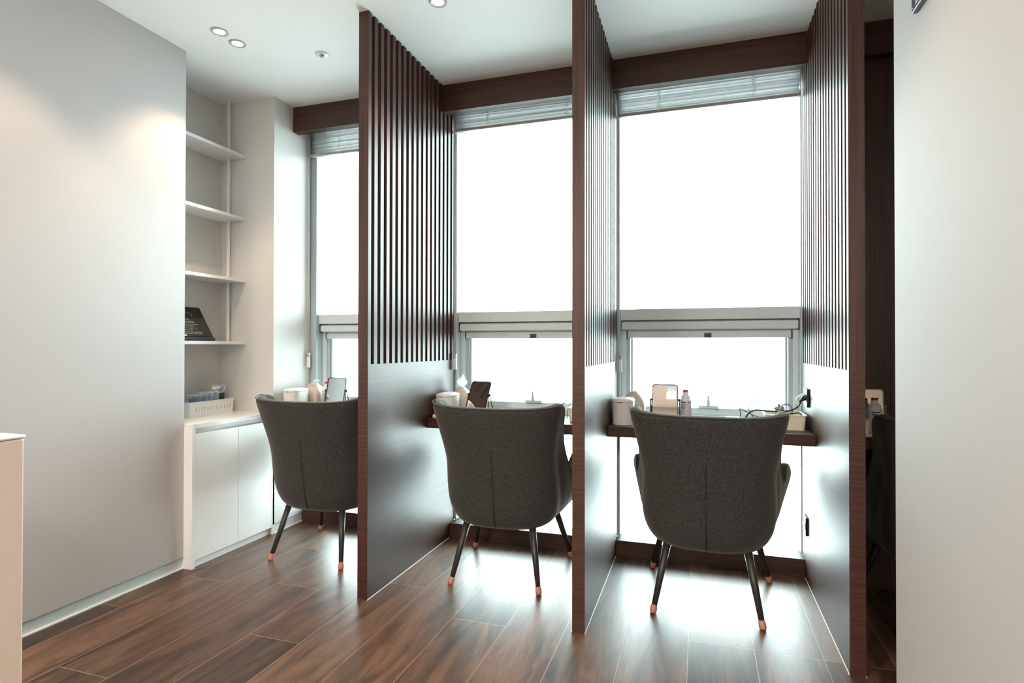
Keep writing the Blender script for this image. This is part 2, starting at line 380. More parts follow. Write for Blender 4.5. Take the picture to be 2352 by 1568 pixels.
# ------------------------------------------------------------------ partitions
def partition(xa, label):
    t = .0481; e = empty('slatted_partition', (xa+t/2, YF, 0), label=label, cat='partition', group='walnut slatted partitions between the bays')
    h = t/2
    BX('lower_panel', (-h, h, 0, YW-YF+.012, 0, .995), wood_hor, e, bevel=.0008)
    bm = bmesh.new(); box(bm, -h, h, 0, .023, .995, H)
    for k in range(1, 18):
        y1 = .023+.0517*k; box(bm, -h, h, y1-.0262, min(y1, YW-YF+.01), .995, H)
    mk('slat_screen', bm, wood_z, e)
    BX('sealant_line', [(-h-.002, -h, 0, .84, 0, .004), (h, h+.002, 0, .84, 0, .004)], M_bead, e)
    return e
partition(P1a, 'slatted walnut partition between the left chair and the middle chair')
partition(P2a, 'slatted walnut partition in the middle, left of the fully visible front chair')
partition(P3a, 'slatted walnut partition on the right with the black wall sockets')

# ------------------------------------------------------------------ desks
DLAB = ['walnut wall desk of the left bay, mostly hidden behind the left chair', 'walnut wall desk of the middle bay with a striped looking mirror on it',
        'walnut wall desk of the right window bay with a cream cable tray on it', 'walnut wall desk in the dark bay at the far right']
for (a, b), lab in zip(VAL, DLAB):
    w = (b-a)/2; y1 = 3.09 if a < P3a else 2.953
    d = tag(BX('wall_desk', (-w, w, 0, y1-2.72, 0, .0485), wood_x, bevel=.0012, loc=((a+b)/2, 2.72, DZ-.0485)), lab, 'desk', 'walnut wall desks')

# ------------------------------------------------------------------ cabinet and shelves
cb = empty('base_cabinet', (XP, 2.184, 0), label='low white cabinet with two flat doors in the wall niche', cat='cabinet')
CY = 2.752-2.184
BX('carcass', [(-.37, -.022, .0, .018, 0, .675), (-.37, -.018, CY-.018, CY-.013, 0, .675), (-.37, -.35, .018, CY-.018, 0, .675), (-.35, -.03, .018, CY-.018, .04, .056)], M_white, cb)
BX('side_panel', (-.048, 0, .0005, .0185, 0, .695), M_white, cb, bevel=.0008)
BX('side_panel', (-.02, 0, CY-.015, CY+.001, 0, .6725), M_white, cb, bevel=.0008)
BX('countertop', (-.3745, .001, .0188, CY-.013, .673, .695), plain('white_top', (.80, .78, .76), .25, amt=.01), cb, bevel=.001)
BX('toe_kick', (-.03, -.018, .0185, CY-.015, 0, .042), M_white, cb)
BX('door', (-.020, -.001, .0205, .2945, .040, .645), M_white, cb, bevel=.001)
BX('door', (-.020, -.001, .2975, CY-.018, .040, .645), M_white, cb, bevel=.001)
BX('finger_groove', (-.04, -.030, .0185, CY-.015, .60, .673), M_white, cb)
sh = [2.172, 1.811, 1.451, 1.091]
SLAB = ['white wall shelf in the niche, topmost of the four', 'white wall shelf in the niche, second from the top', 'white wall shelf in the niche, directly above the black plaque', 'white wall shelf in the niche carrying the black plaque, lowest']
for z, lab in zip(sh, SLAB):
    tag(BX('wall_shelf', (-.176, 0, 0, 2.7385-2.1855, -.010, .008), M_shelf, bevel=.0015, loc=(-2.512, 2.1855, z)), lab, 'shelf', 'white shelves in the niche')
tag(BX('shelf_support_rod', (-.006, .006, -.006, .006, 0, H-1.0995), M_shelf, bevel=.001, loc=(-2.607, 2.705, 1.0995)), 'thin white upright rod joining the four niche shelves to the ceiling', 'rod')

# ------------------------------------------------------------------ certificate plaque
pq = empty('certificate_plaque', (-2.538, 2.40, 1.0995), label='black certificate plaque leaning on the lowest niche shelf', cat='plaque')
tilt = math.atan2(.115, .185); LN = .214
def PM(u, v, off=0.0):   # u right across the plaque (+y), v up the tilted face
    ca, sa = math.cos(tilt), math.sin(tilt)
    o = Vector((-v*sa+off*ca+.0, u, v*ca+off*sa))
    X = Vector((0, 1, 0)); Y = Vector((-sa, 0, ca)); Z = X.cross(Y)
    mm = Matrix((X, Y, Z)).transposed().to_4x4(); mm.translation = o; return mm
def PB(name, u0, u1, v0, v1, t0, t1, mm, bev=0):
    o = BX(name, (u0, u1, v0, v1, t0, t1), mm, pq, bevel=bev); o.matrix_local = PM(0, .004); return o
PB('backing_board', -.145, .145, 0, LN, -.008, .0, M_black_gloss, .0015)
PB('face_plate', -.132, .132, .022, LN-.012, .0003, .0025, M_black_gloss, .001)
PB('base_ledge', -.145, .145, .002, .012, .0003, .008, plain('purple_black', (.035, .03, .06), .3), .001)
PB('pale_strip', -.09, -.028, .024, .034, .0026, .003, plain('pale_blue', (.4, .65, .8), .3))  # pale blue strip low on the face plate
st = [('This is to certify that', .0085, .128), ('Onghwan Yoo, D.D.S.', .0125, .112), ('has completed the residency training program', .0085, .096), ('in Dept. of Oral Medicine', .0085, .084),
      ('September 1, 2013  to  August 31, 2016', .0078, .072), ('February 28, 2016', .0078, .060), ('Korean Association of Interns and Residents', .0088, .047), ('SEOUL NATIONAL UNIVERSITY DENTAL HOSPITAL', .0072, .037)]
for s, sz, v in st: text('lettering', s, sz, M_gold, pq, PM(0-.0, v+.004, .0031), squash=.98)
PB('name_underline', -.085, .062, .1095, .1108, .0026, .0032, M_gold)
for k, ch in enumerate('CERTIFICATE'):
    a = (k-5)/5*math.radians(52); mm = PM(math.sin(a)*.075, .112+math.cos(a)*.073, .0031) @ Matrix.Rotation(-a, 4, 'Z')
    text('lettering', ch, .0145, M_gold, pq, mm)
bm = bmesh.new(); tube(bm, [(.019*math.cos(2*PI*k/24), .019*math.sin(2*PI*k/24), 0) for k in range(25)], .0006, 5); tube(bm, [(-.012, -.004, 0), (.012, -.004, 0)], .0008, 5); tube(bm, [(-.008, .007, 0), (0, .011, 0), (.008, .007, 0)], .0007, 5)
sl = mk('seal_emblem', bm, M_steel, pq); sl.matrix_local = PM(0, .160, .0032)
BX('easel_strut', (-.118, -.112, -.02, .02, .001, .14), M_blk, pq)

# ------------------------------------------------------------------ basket with bags
bk = empty('storage_basket', (-2.598, 2.535, .6955), label='long white plastic basket with slotted side on the cabinet top', cat='basket')
def open_bin(name, w, d, h, t, taper, mm, parent, rim=.004, r=.012):
    bm = bmesh.new(); sec = []
    for (ww, dd, z) in ((w-taper, d-taper, 0), (w, d, h), (w-2*t, d-2*t, h), (w-taper-2*t, d-taper-2*t, t)):
        sec.append([(x, y, z) for x, y in rrect(ww, dd, r)])
    loft(bm, sec); bmesh.ops.recalc_face_normals(bm, faces=bm.faces)
    return mk(name, bm, mm, parent, smooth=False)
open_bin('tub', .115, .30, .078, .0025, .006, M_plas, bk, r=.008)
bm = bmesh.new()
for a, b in ((rrect(.121, .306, .01), rrect(.113, .298, .008)),):
    loft(bm, [[(x, y, .074) for x, y in a], [(x, y, .079) for x, y in a], [(x, y, .079) for x, y in b], [(x, y, .074) for x, y in b]], False, False)
bmesh.ops.recalc_face_normals(bm, faces=bm.faces); mk('rim', bm, M_plas, bk)
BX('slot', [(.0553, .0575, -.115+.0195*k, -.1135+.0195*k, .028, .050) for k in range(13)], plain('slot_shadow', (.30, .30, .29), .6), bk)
BX('side_print', [(-.012, -.004, -.1512, -.1485, .046, .054), (-.034, -.026, -.1512, -.1485, .032, .038), (-.010, -.006, -.1513, -.1485, .043, .045)], M_ink, bk)
def bag(y, x, h, w, rz, lab, big=False):
    e = empty('zip_bag', (x, y, .7005), rz, label=lab, cat='bag', group='clear zip bags in the basket')
    bm = bmesh.new(); n, mz = 8, 10; g = {}
    for s in (0, 1):
        for i in range(n+1):
            for k in range(mz+1):
                u, v = i/n, k/mz; th = .007*math.sin(PI*u)**.6*(1-v)**.7+.0004+.0012*math.sin(9*u+5*v+y*50)*(1-v)
                th = max(th, .0004)
                g[s, i, k] = bm.verts.new((th if s else -th, (u-.5)*w, v*h))
    for s in (0, 1):
        for i in range(n):
            for k in range(mz): bm.faces.new((g[s, i, k], g[s, i+1, k], g[s, i+1, k+1], g[s, i, k+1]))
    mk('pouch', bm, M_bag, e, smooth=True)
    BX('zip_strip', (-.0014, .0014, -w/2, w/2, h*.945, h*.96), M_plas, e)
    if big:
        BX('card', (-.001, .001, -w*.44, w*.40, .004, h*.83), M_bagcard, e)
        BX('white_label', (.0012, .002, -w*.46, w*.12, h*.835, h*.925), M_paper, e)
        RR('pad', [(.006, w*.34, .002, .03), (.006, w*.34, .002, .108)], M_pad, e).location = (.0045, -w*.13, 0)
        RR('pad', [(.006, w*.34, .002, .03), (.006, w*.34, .002, .110)], M_pad, e).location = (.0045, w*.22, 0)
        TB('lead_wire', [(.006, -w*.46, h*.84), (.008, -w*.25, h*.80), (.009, -w*.14, h*.72), (.009, -w*.10, h*.68), (.009, w*.12, h*.73), (.009, w*.22, h*.69), (.008, w*.42, h*.90)], .0016, M_plas, e, smooth=5)
        mm = Matrix(((0, 0, 1, .0014), (-1, 0, 0, 0), (0, -1, 0, 0), (0, 0, 0, 1)))
        # lettering reads upward along the left edge of the card
        X = Vector((0, 0, 1)); Y = Vector((0, -1, 0)); Z = X.cross(Y)
        mm = Matrix((X, Y, Z)).transposed().to_4x4(); mm.translation = Vector((.0016, -w*.26, .040))
        text('lettering', 'TOTENS', .019, M_paper, e, mm, align='LEFT')
    else:
        BX('card', (-.001, .001, -w*.36, w*.30, .004, h*.80), M_bagcard, e)
bag(2.618, -2.588, .155, .105, .10, 'largest clear zip bag in the basket, blue card with white lettering and two dark pads', True)
bl = ['crumpled clear zip bag in the basket, right beside the bag with the dark pads', 'clear zip bag in the basket, second left of the dark pads', 'clear zip bag in the basket, third left of the dark pads', 'clear zip bag at the left end of the row in the basket']
for k, lab in enumerate(bl): bag(2.560-.032*k, -2.585-.004*k, .126-.006*k, .085, -1.0-.1*k, lab)

# ------------------------------------------------------------------ blinds and cords
def blind(x0, x1, z0, lab, ragged, off=0):
    cx = (x0+x1)/2; w = (x1-x0)/2-.007
    e = empty('venetian_blind', (cx, 3.045, z0), label=lab, cat='blind', group='raised venetian blinds')
    top = 2.455-z0
    bm = bmesh.new(); n = 20; random.seed(11+off)
    for k in range(n):
        z = .020+(top-.055)*(k/(n-1))**1.0*.86
        dy = random.uniform(-.0035, .0035); dz = random.uniform(-.0012, .0012); tl = random.uniform(-.10, .10)
        v = []
        for sx in (-1, 1):
            ww = w-random.uniform(0, .003)
            for a in (-1, 0, 1):
                v.append(bm.verts.new((sx*ww, dy+a*.0125, z+dz+a*.0125*tl+(.0015 if a == 0 else 0)+sx*.0012*math.sin(k*1.7))))
        for a in (0, 1):
            f = bm.faces.new((v[a], v[a+1], v[a+4], v[a+3]))
    bmesh.ops.solidify(bm, geom=bm.faces[:], thickness=.0016)
    mk('slat_stack', bm, M_slat, e)
    BX('bottom_rail', (-w, w, -.013, .013, 0, .016), M_slat, e, bevel=.002)
    BX('head_rail', (-w, w, -.0155, .0155, top-.03, top-.001), M_alu_l, e, bevel=.001)
    for sx in (-.52, .52):
        x = sx*w
        bm = bmesh.new()
        for k in range(9):
            z = .012+k*(top-.05)/9
            for s in (-1, 1):
                tube(bm, [(x+s*.007+random.uniform(-.002, .002), -.0135, z), (x+s*.010, -.0175, z+.006), (x+s*.004, -.0185, z+.011), (x+s*.007, -.0135, z+.016)], .0008, 5, True, 3)
        tube(bm, [(x, -.0145, 0), (x, -.0145, top-.03)], .0012, 5)
        mk('cord_ladder', bm, M_cord, e, smooth=True)
    return e
blind(XP+.006, P1a-.002, 2.243, 'raised venetian blind in the left bay beside the white pillar', True, 0)
blind(P1b, P2a, 2.288, 'raised venetian blind over the middle window', False, 1)
blind(P2b, P3a, 2.262, 'raised venetian blind with gaps between slats over the right window', False, 2)
def cord(x, lab):
    e = empty('blind_cord', (x, 3.035, .94), label=lab, cat='cord', group='blind pull cords')
    TB('pull_cord', [[(-.005, 0, .085), (-.003, 0, .5), (-.004, 0, 1.411)], [(.006, .002, .085), (.003, .002, .5), (.004, .002, 1.411)]], .0011, M_cord, e, seg=6)
    RR('weight', [(.020, .016, .006, 0), (.021, .017, .006, .003), (.019, .015, .006, .062), (.016, .012, .005, .065)], M_plas, e)
    BX('clip', [(-.009, .009, -.007, .007, .066, .071), (-.006, .006, -.005, .005, .070, .078), (-.011, .009, -.008, .007, .078, .090)], plain('clear_clip', (.45, .48, .5), .2), e, bevel=.001)
cord(-2.302, 'white blind cord with pull weight hanging in front of the white pillar')
cord(-1.318, 'white blind cord with pull weight hanging beside the left slatted partition')
cord(-.391, 'white blind cord with pull weight hanging beside the middle slatted partition')

# ------------------------------------------------------------------ chairs
# z, half width, rear y, corner y, arm half width, arm front y
LV = [(.242, .165, -.175, .02, .17, .20), (.258, .220, -.224, -.01, .235, .245), (.300, .250, -.244, -.04, .278, .275), (.36, .266, -.254, -.06, .318, .292),
      (.43, .266, -.264, -.08, .345, .296), (.50, .262, -.275, -.10, .362, .290), (.56, .257, -.285, -.12, .350, .270), (.60, .262, -.293, -.14, .31, .25), (.66, .272, -.306, -.165, .31, .20),
      (.72, .284, -.320, -.18, .31, .15), (.78, .298, -.334, -.195, .32, .12), (.83, .304, -.345, -.205, .32, .10)]
def lerp_lv(z):
    if z <= LV[0][0]: return LV[0]
    for i, (A, B) in enumerate(zip(LV, LV[1:])):
        if z <= B[0]:
            t = (z-A[0])/(B[0]-A[0]); return tuple(p+(q-p)*t for p, q in zip(A, B))
    return LV[-1]
def plan(z, s):
    _, w, yb, yc, wf, yf = lerp_lv(z); a = abs(s); sg = 1 if s >= 0 else -1; n = 2.7
    if a <= .6:
        ph = a/.6*PI/2; x = w*math.sin(ph)**(2/n); y = yc-(yc-yb)*max(math.cos(ph), 0)**(2/n)
    else:
        t = (a-.6)/.4; x = w+(wf-w)*(t**.75); y = yc+(yf-yc)*t
    return Vector((sg*x, y, z))
def ztop(s):
    a = abs(s)
    if a <= .60: return .800+.024*(a/.6)**2
    if a < .655:
        return .824-.01*(a-.60)/.055
    if a < .70:
        t = (a-.655)/.045; return .814+(.520-.814)*t
    if a < .90: t = (a-.70)/.20; return .520-.028*math.sin(PI*min(t*1.6, 1))*1+.045*t*t*(3-2*t)
    t = (a-.90)/.10; return .565-.085*t**2.2
def shell_pt(top, s): return plan(ztop(s), s)
def make_chair():
    e = empty('wingback_chair', (0, 0, 0))
    bm = bmesh.new(); g = []
    half = [0, .07, .14, .21, .28, .35, .41, .47, .52, .56, .60, .63, .655, .667, .682, .70, .74, .79, .84, .88, .92, .95, .975, 1.0]
    ss = [-v for v in half[:0:-1]]+half
    vv = [0, .025, .07, .14, .23, .33, .43, .53, .63, .72, .81, .89, .95, 1]
    for v in vv:
        g.append([bm.verts.new(plan(.242+(ztop(q)-.242)*v, q)) for q in ss])
    for A, B in zip(g, g[1:]):
        for i in range(len(ss)-1): bm.faces.new((A[i], A[i+1], B[i+1], B[i]))
    bmesh.ops.recalc_face_normals(bm, faces=bm.faces)
    o = mk('back_shell', bm, M_fab, e, smooth=True)
    s = o.modifiers.new('solid', 'SOLIDIFY'); s.thickness = .048; s.offset = -1; s.use_even_offset = False
    s = o.modifiers.new('sub', 'SUBSURF'); s.levels = 1; s.render_levels = 2
    RR('seat_cushion', [(.30, .34, .08, .256), (.40, .44, .09, .270), (.43, .47, .09, .33), (.43, .47, .09, .40), (.40, .44, .09, .43), (.30, .34, .09, .438)], M_fab, e, sub=1).location = (0, .035, 0)
    BX('under_frame', (-.13, .13, -.12, .20, .246, .258), M_seam, e)
    # back seam: a pair of stitched lines
    pz = [LV[0][0]+(.62-LV[0][0])*k/14 for k in range(15)]
    def yb(z):
        for A, B in zip(LV, LV[1:]):
            if A[0] <= z <= B[0]: return A[2]+(B[2]-A[2])*(z-A[0])/(B[0]-A[0])
    TB('seam', [[(-.0035*math.sin(PI*(z-.25)/.37)+.0, yb(z)+.0014, z) for z in pz], [(.0035*math.sin(PI*(z-.25)/.37)+.0, yb(z)+.0014, z) for z in pz]], .0019, M_seam, e, seg=6)
    TB('piping', [tuple(shell_pt(None, -.62+1.24*i/40)+Vector((0, .006, .0008))) for i in range(41)], .0022, M_fab, e, seg=6)
    for tx, ty, fx, fy in ((-.155, -.165, -.205, -.25), (.155, -.165, .205, -.25), (-.19, .17, -.262, .245), (.19, .17, .262, .245)):
        d = Vector((fx-tx, fy-ty, -.262))
        def at(z): return tuple(Vector((tx, ty, .262))+d*((.262-z)/.262))
        lg = TB('leg', [at(.262), at(.15), at(.026)], [.0165, .014, .0108], M_leg, e, seg=16)
        TB('foot_cap', [at(.031), at(.027), at(.012), at(.004), at(.0005)], [.0112, .0128, .0140, .0125, .010], M_tip, lg, seg=16)
    return e
ch = make_chair()
CH = [((.033, 2.652, 0), -2.0, 'charcoal tweed wingback chair fully visible in front of the right window'),
      ((-.874, 2.672, 0), 2.0, 'charcoal tweed wingback chair between the left and the middle slatted partition'),
      ((-1.846, 2.658, 0), .5, 'charcoal tweed wingback chair next to the low white cabinet'),
      ((.918, 2.652, 0), 0, 'charcoal wingback chair in the dark bay at the far right, only one wing showing')]
for i, (p, a, lab) in enumerate(CH):
    o = ch if i == 0 else copy_tree(ch)
    o.location = p; o.rotation_euler = (0, 0, math.radians(a)); tag(o, lab, 'chair', 'charcoal wingback chairs')

# ------------------------------------------------------------------ desk things
DT = DZ+.0003
def desk_bin(x, y, lab):
    e = empty('desk_bin', (x, y, DT), label=lab, cat='bin', group='small white lidded bins on the desks')
    w, d = .100, .150
    RR('body', [(w-.006, d-.006, .038, 0), (w-.006, d-.006, .038, .003), (w-.004, d-.004, .04, .02), (w, d, .042, .108)], M_plas, e)
    RR('foot', [(w-.010, d-.010, .036, 0), (w-.001, d-.001, .04, .0025)], M_blk, e).location = (0, 0, -.0001)
    RR('lid', [(w, d, .042, .1095), (w+.001, d+.001, .042, .114), (w-.008, d-.008, .04, .122), (w-.04, d-.04, .03, .126)], M_plas, e)
    BX('lid_notch', (-.016, .006, -d/2-.0005, -d/2+.006, .1075, .1105), M_seam, e)
    RR('lid_dimple', [(.018, .012, .005, .1262), (.016, .010, .004, .1266)], M_alu_l, e).location = (.01, .01, 0)
desk_bin(-.348, 2.832, 'small white lidded bin on the right window desk, left front corner')
desk_bin(-1.274, 2.838, 'small white lidded bin on the middle bay desk')
desk_bin(-2.246, 2.848, 'small white lidded bin on the left bay desk against the white pillar')
def tissue_box(x, y, lab, sheet):
    e = empty('tissue_dispenser', (x, y, DT), label=lab, cat='tissue box', group='beige tissue dispensers on the desks')
    w = .112
    RR('box', [(w-.004, w-.004, .02, 0), (w, w, .022, .004), (w, w, .022, .078), (w-.006, w-.006, .026, .100), (w-.040, w-.040, .03, .128), (.034, .034, .012, .143), (.018, .018, .006, .146)], M_tiss, e)
    bm = bmesh.new(); g = {}; n, mz = 10, 10
    for i in range(n+1):
        for k in range(mz+1):
            u, v = i/n*2-1, k/mz
            if sheet == 'up':
                w2 = .008+.024*math.sin(PI*min(v*1.25, 1)*.62); w2 *= (1-.55*max(0, v-.6)/.4); x_ = u*w2+.006*v; y_ = .006*math.sin(u*5+v*3)+.004*u; z_ = .142+.072*v*(1-.25*u*u)+.006*math.sin(u*4)*v
            elif sheet == 'fold':
                w2 = .010+.022*v; a = v*2.6; x_ = .004+.030*math.sin(a)*1.15-.018*v+u*.006; y_ = -.004-.046*v*v+u*w2*.9; z_ = .142+.030*math.sin(min(a, 2.4)*.9)-.048*max(0, v-.45)**1.2*1.5+.003*math.sin(u*6)
            else:
                w2 = .006+.016*math.sin(PI*v*.7); x_ = .010+.012*v+u*w2; y_ = .004*math.sin(u*5); z_ = .142+.044*v*(1-.3*u*u)
            g[i, k] = bm.verts.new((x_, y_, z_))
    for i in range(n):
        for k in range(mz): bm.faces.new((g[i, k], g[i+1, k], g[i+1, k+1], g[i, k+1]))
    bmesh.ops.solidify(bm, geom=bm.faces[:], thickness=.0006)
    mk('tissue', bm, M_paper, e, smooth=True)
tissue_box(-.316, 2.990, 'beige tissue dispenser with a low faint tissue on the right window desk', 'low')
tissue_box(-1.262, 3.000, 'beige tissue dispenser with a tall upright tissue on the middle bay desk', 'up')
tissue_box(-2.236, 3.010, 'beige tissue dispenser with a drooping tissue on the left bay desk', 'fold')
def desk_mirror(x, y, tilt, rz, lab, frame=None, tilts=0):
    e = empty('desk_mirror', (x, y, DT), math.radians(rz), label=lab, cat='mirror', group='framed tilting mirrors on the desks')
    w, h = .124, .168; piv = Vector((0, 0, .112)); fr = frame or M_blk
    R = Matrix.Rotation(-math.radians(tilt), 4, 'X')
    def place(o): o.matrix_local = Matrix.Translation(piv) @ R @ Matrix.Translation((0, 0, -.092))
    bm = bmesh.new(); o_, i_ = rrect(w, h, .014), rrect(w-.0085, h-.0085, .011)
    loft(bm, [[(a, .004, b+h/2) for a, b in o_], [(a, -.004, b+h/2) for a, b in o_], [(a, -.004, b+h/2) for a, b in i_], [(a, -.001, b+h/2) for a, b in i_], [(a, .004, b+h/2) for a, b in i_]], False, False)
    bm.faces.new([bm.verts.new((a, .0042, b+h/2)) for a, b in o_]); bmesh.ops.recalc_face_normals(bm, faces=bm.faces)
    place(mk('frame', bm, fr, e))
    bm = bmesh.new(); loft(bm, [[(a, .003, b+h/2) for a, b in i_], [(a, -.0015, b+h/2) for a, b in i_]]); bmesh.ops.recalc_face_normals(bm, faces=bm.faces)
    place(mk('mirror_plate', bm, M_mirror, e))
    hw = w/2+.0055
    TB('stand', [[(-hw, -.004, .116), (-hw, -.012, .05), (-hw, -.030, .004), (hw, -.030, .004), (hw, -.012, .05), (hw, -.004, .116)],
                 [(-hw, .0, .116), (-hw, .028, .05), (-hw, .050, .004), (hw, .050, .004), (hw, .028, .05), (hw, .0, .116)]], .0028, fr, e)
    for s in (-1, 1): TB('pivot_knob', [(s*(w/2-.001), 0, .112), (s*(hw+.004), 0, .112)], .006, fr, e, seg=12)
desk_mirror(-.160, 2.930, 11, -2, 'tilting mirror in dark frame on the right window desk, showing the ceiling')
desk_mirror(-1.132, 2.930, 26, -12, 'tilting mirror in dark frame on the middle bay desk, reflecting diagonal slats')
desk_mirror(-2.030, 2.930, 15, 3, 'tilting mirror in black frame on the left bay desk beside the red capped bottle')
desk_mirror(.700, 2.895, 6, 0, 'tilting mirror in grey frame in the dark bay at the far right', frame=plain('grey_frame', (.30, .32, .34), .3))
def bottle(x, y, rz, lab):
    e = empty('gel_bottle', (x, y, DT), math.radians(rz), label=lab, cat='bottle', group='white bottles with red caps')
    r = .0275
    LT('body', [(r-.002, 0), (r, .003), (r, .104), (r+.0005, .107), (r-.0015, .110), (r-.004, .112), (r-.005, .124), (r-.006, .126), (.0145, .131), (.0130, .141), (.0125, .146)], M_bottle, e, seg=32)
    LT('cap', [(.0126, .1462), (.0130, .147), (.0126, .156), (.0115, .157)], M_red, e, seg=24)
    bm = bmesh.new()
    for a0, a1 in ((-150, -88), (-62, -20)):
        k = 12; p = [(math.radians(a0+(a1-a0)*i/k)) for i in range(k+1)]
        lo = [bm.verts.new(((r+.0003)*math.cos(a), (r+.0003)*math.sin(a), .094)) for a in p]; hi = [bm.verts.new(((r+.0003)*math.cos(a), (r+.0003)*math.sin(a), .0985)) for a in p]
        for i in range(k): bm.faces.new((lo[i], lo[i+1], hi[i+1], hi[i]))
    mk('blue_band', bm, M_blue, e)
    def wrap(s, sz, ang, z, mm, shear=0):
        adv = sz*.62; n = len(s)
        for i, c in enumerate(s):
            if c == ' ': continue
            a = math.radians(ang)+(i-(n-1)/2)*adv/r
            X = Vector((-math.sin(a), math.cos(a), 0)); Z = Vector((math.cos(a), math.sin(a), 0)); Y = Vector((0, 0, 1))
            q = Matrix((X, Y, Z)).transposed().to_4x4(); q.translation = Z*(r+.0004)+Vector((0, 0, z)); text('lettering', c, sz, mm, e, q, shear=shear)
    wrap('sonic', .013, -115, .080, M_ink, .3)
    bm = bmesh.new(); k = 20; vv = []
    for i in range(k):
        t = 2*PI*i/k; a = math.radians(-112)+.0095*math.cos(t)/r; vv.append(bm.verts.new(((r+.0005)*math.cos(a), (r+.0005)*math.sin(a), .070+.0055*math.sin(t))))
    bm.faces.new(vv); mk('oval_badge', bm, M_blue, e)
    wrap('180', .008, -112, .0672, M_bottle)
    for z in (.056, .052, .047, .042): wrap('ultrasound'[:8], .0042, -115, z, M_ink)
    return e
bottle(-2.146, 3.005, -10, 'white gel bottle with red cap on the left bay desk behind the chair back')
bottle(-.066, 3.020, 0, 'washed out white gel bottle with red cap beside the right window mirror')
bottle(.706, 2.815, 25, 'white gel bottle with bright red cap and dark blue oval in the dark bay')
def tray(x, y, w, d, lab):
    e = empty('cable_tray', (x, y, DT), label=lab, cat='tray', group='cream plastic trays on the desks')
    open_bin('tub', w, d, .066, .0025, .012, M_cream, e, r=.014)
    bm = bmesh.new(); a, b = rrect(w+.008, d+.008, .016), rrect(w-.003, d-.003, .013)
    loft(bm, [[(p, q, .064) for p, q in a], [(p, q, .068) for p, q in a], [(p, q, .068) for p, q in b], [(p, q, .064) for p, q in b]], False, False)
    bmesh.ops.recalc_face_normals(bm, faces=bm.faces); mk('rim', bm, M_plas, e)
tray(.368, 2.940, .165, .20, 'cream plastic tray holding tangled cables on the right window desk')
tray(-.548, 2.925, .150, .18, 'cream plastic tray on the middle bay desk beside the middle partition')
tray(.628, 2.775, .10, .07, 'small cream tray in the dark bay in front of the bottle')

def thing_tube(name, paths, rad, mm, lab, cat, group=None, smooth=8, seg=8):
    bm = bmesh.new()
    for p in paths: tube(bm, p, rad, seg, True, smooth)
    bmesh.ops.recalc_face_normals(bm, faces=bm.faces); o = mk(name, bm, mm, smooth=True); return tag(o, lab, cat, group)
# sockets on the right partition
def socket(y, z, lab):
    e = empty('wall_socket', (P3a-.0003, y, z), label=lab, cat='socket', group='black sockets on the right partition')
    BX('cover_plate', (-.011, 0, -.041, .041, -.041, .041), M_blk, e, bevel=.003)
    for s in (-1, 1):
        bm = bmesh.new(); lathe(bm, [(.0175, 0), (.0175, .0012), (.014, .0012), (.013, .0006)], seg=24)
        o = mk('outlet', bm, plain('outlet_insert', (.06, .065, .07), .3), e, smooth=True); o.rotation_euler = (0, -PI/2, 0); o.location = (-.0111, s*.019, 0)
socket(2.905, .842, 'black wall socket above the right desk with plugs pushed in')
socket(2.948, .258, 'empty black wall socket low on the right partition near the floor')
CG = 'cables around the right desk socket'
pl = empty('power_plug', (P3a-.0125, 2.886, .848), label='black angled plug in the socket above the right desk', cat='plug')
RR('plug_body', [(.022, .022, .008, 0), (.022, .022, .008, .010), (.014, .014, .006, .022), (.008, .008, .003, .036)], M_blk, pl).rotation_euler = (0, -2.3, 0)
pl2 = empty('power_plug', (P3a-.0125, 2.924, .848), label='pale grey plug behind the black plug in the upper socket', cat='plug')
RR('plug_body', [(.024, .024, .008, 0), (.026, .026, .010, .010), (.020, .018, .008, .026), (.012, .012, .004, .036)], M_alu_l, pl2).rotation_euler = (0, -2.0, 0)
thing_tube('power_cable', [[(.432, 2.882, .822), (.415, 2.872, .800), (.375, 2.862, .783), (.310, 2.855, .780), (.245, 2.858, .784), (.215, 2.862, .768), (.195, 2.868, .735), (.180, 2.88, .7045)]], .0036, M_blk,
           'thick black power cable drooping from the socket over the cream tray', 'cable', CG)
thing_tube('power_cable', [[(.436, 2.915, .820), (.400, 2.905, .785), (.355, 2.900, .782), (.310, 2.90, .796), (.265, 2.905, .822), (.232, 2.905, .822), (.217, 2.90, .795), (.222, 2.90, .768), (.250, 2.905, .740), (.292, 2.92, .745), (.33, 2.93, .722)]], .0017, M_blk,
           'thin black cable arching high to the left of the cream tray', 'cable', CG)
thing_tube('power_cable', [[(.172, 2.91, .7035), (.183, 2.905, .76), (.178, 2.90, .783), (.205, 2.90, .772), (.235, 2.89, .757), (.262, 2.885, .745), (.275, 2.89, .7045)]], .0020, M_blk,
           'dark cable loop standing just left of the cream tray', 'cable', CG)
thing_tube('power_cable', [[(.355, 2.93, .712), (.352, 2.92, .785), (.372, 2.92, .808), (.398, 2.92, .798), (.402, 2.92, .76), (.385, 2.91, .715)]], .0042, M_greyplug,
           'thick grey cable loop rising out of the cream tray', 'cable', CG)
thing_tube('power_cable', [[(.37, 2.89, .712), (.375, 2.875, .765), (.400, 2.870, .772), (.425, 2.875, .775), (.436, 2.88, .760), (.425, 2.90, .715)]], .0026, M_blk,
           'short black cable loop over the front right rim of the cream tray', 'cable', CG)
pb = empty('power_adapter', (.352, 2.955, .7035), .2, label='dark grey power adapter standing in the cream tray', cat='adapter')
RR('adapter_body', [(.040, .030, .006, 0), (.042, .032, .006, .003), (.042, .032, .006, .088), (.038, .028, .006, .092)], M_greyplug, pb)
TB('strain_relief', [(0, 0, .091), (0, 0, .104)], [.005, .003], M_blk, pb)
pc = empty('white_charger', (.155, 2.96, DT), .1, label='small white charger with a dark plug lying left of the cream tray', cat='charger')
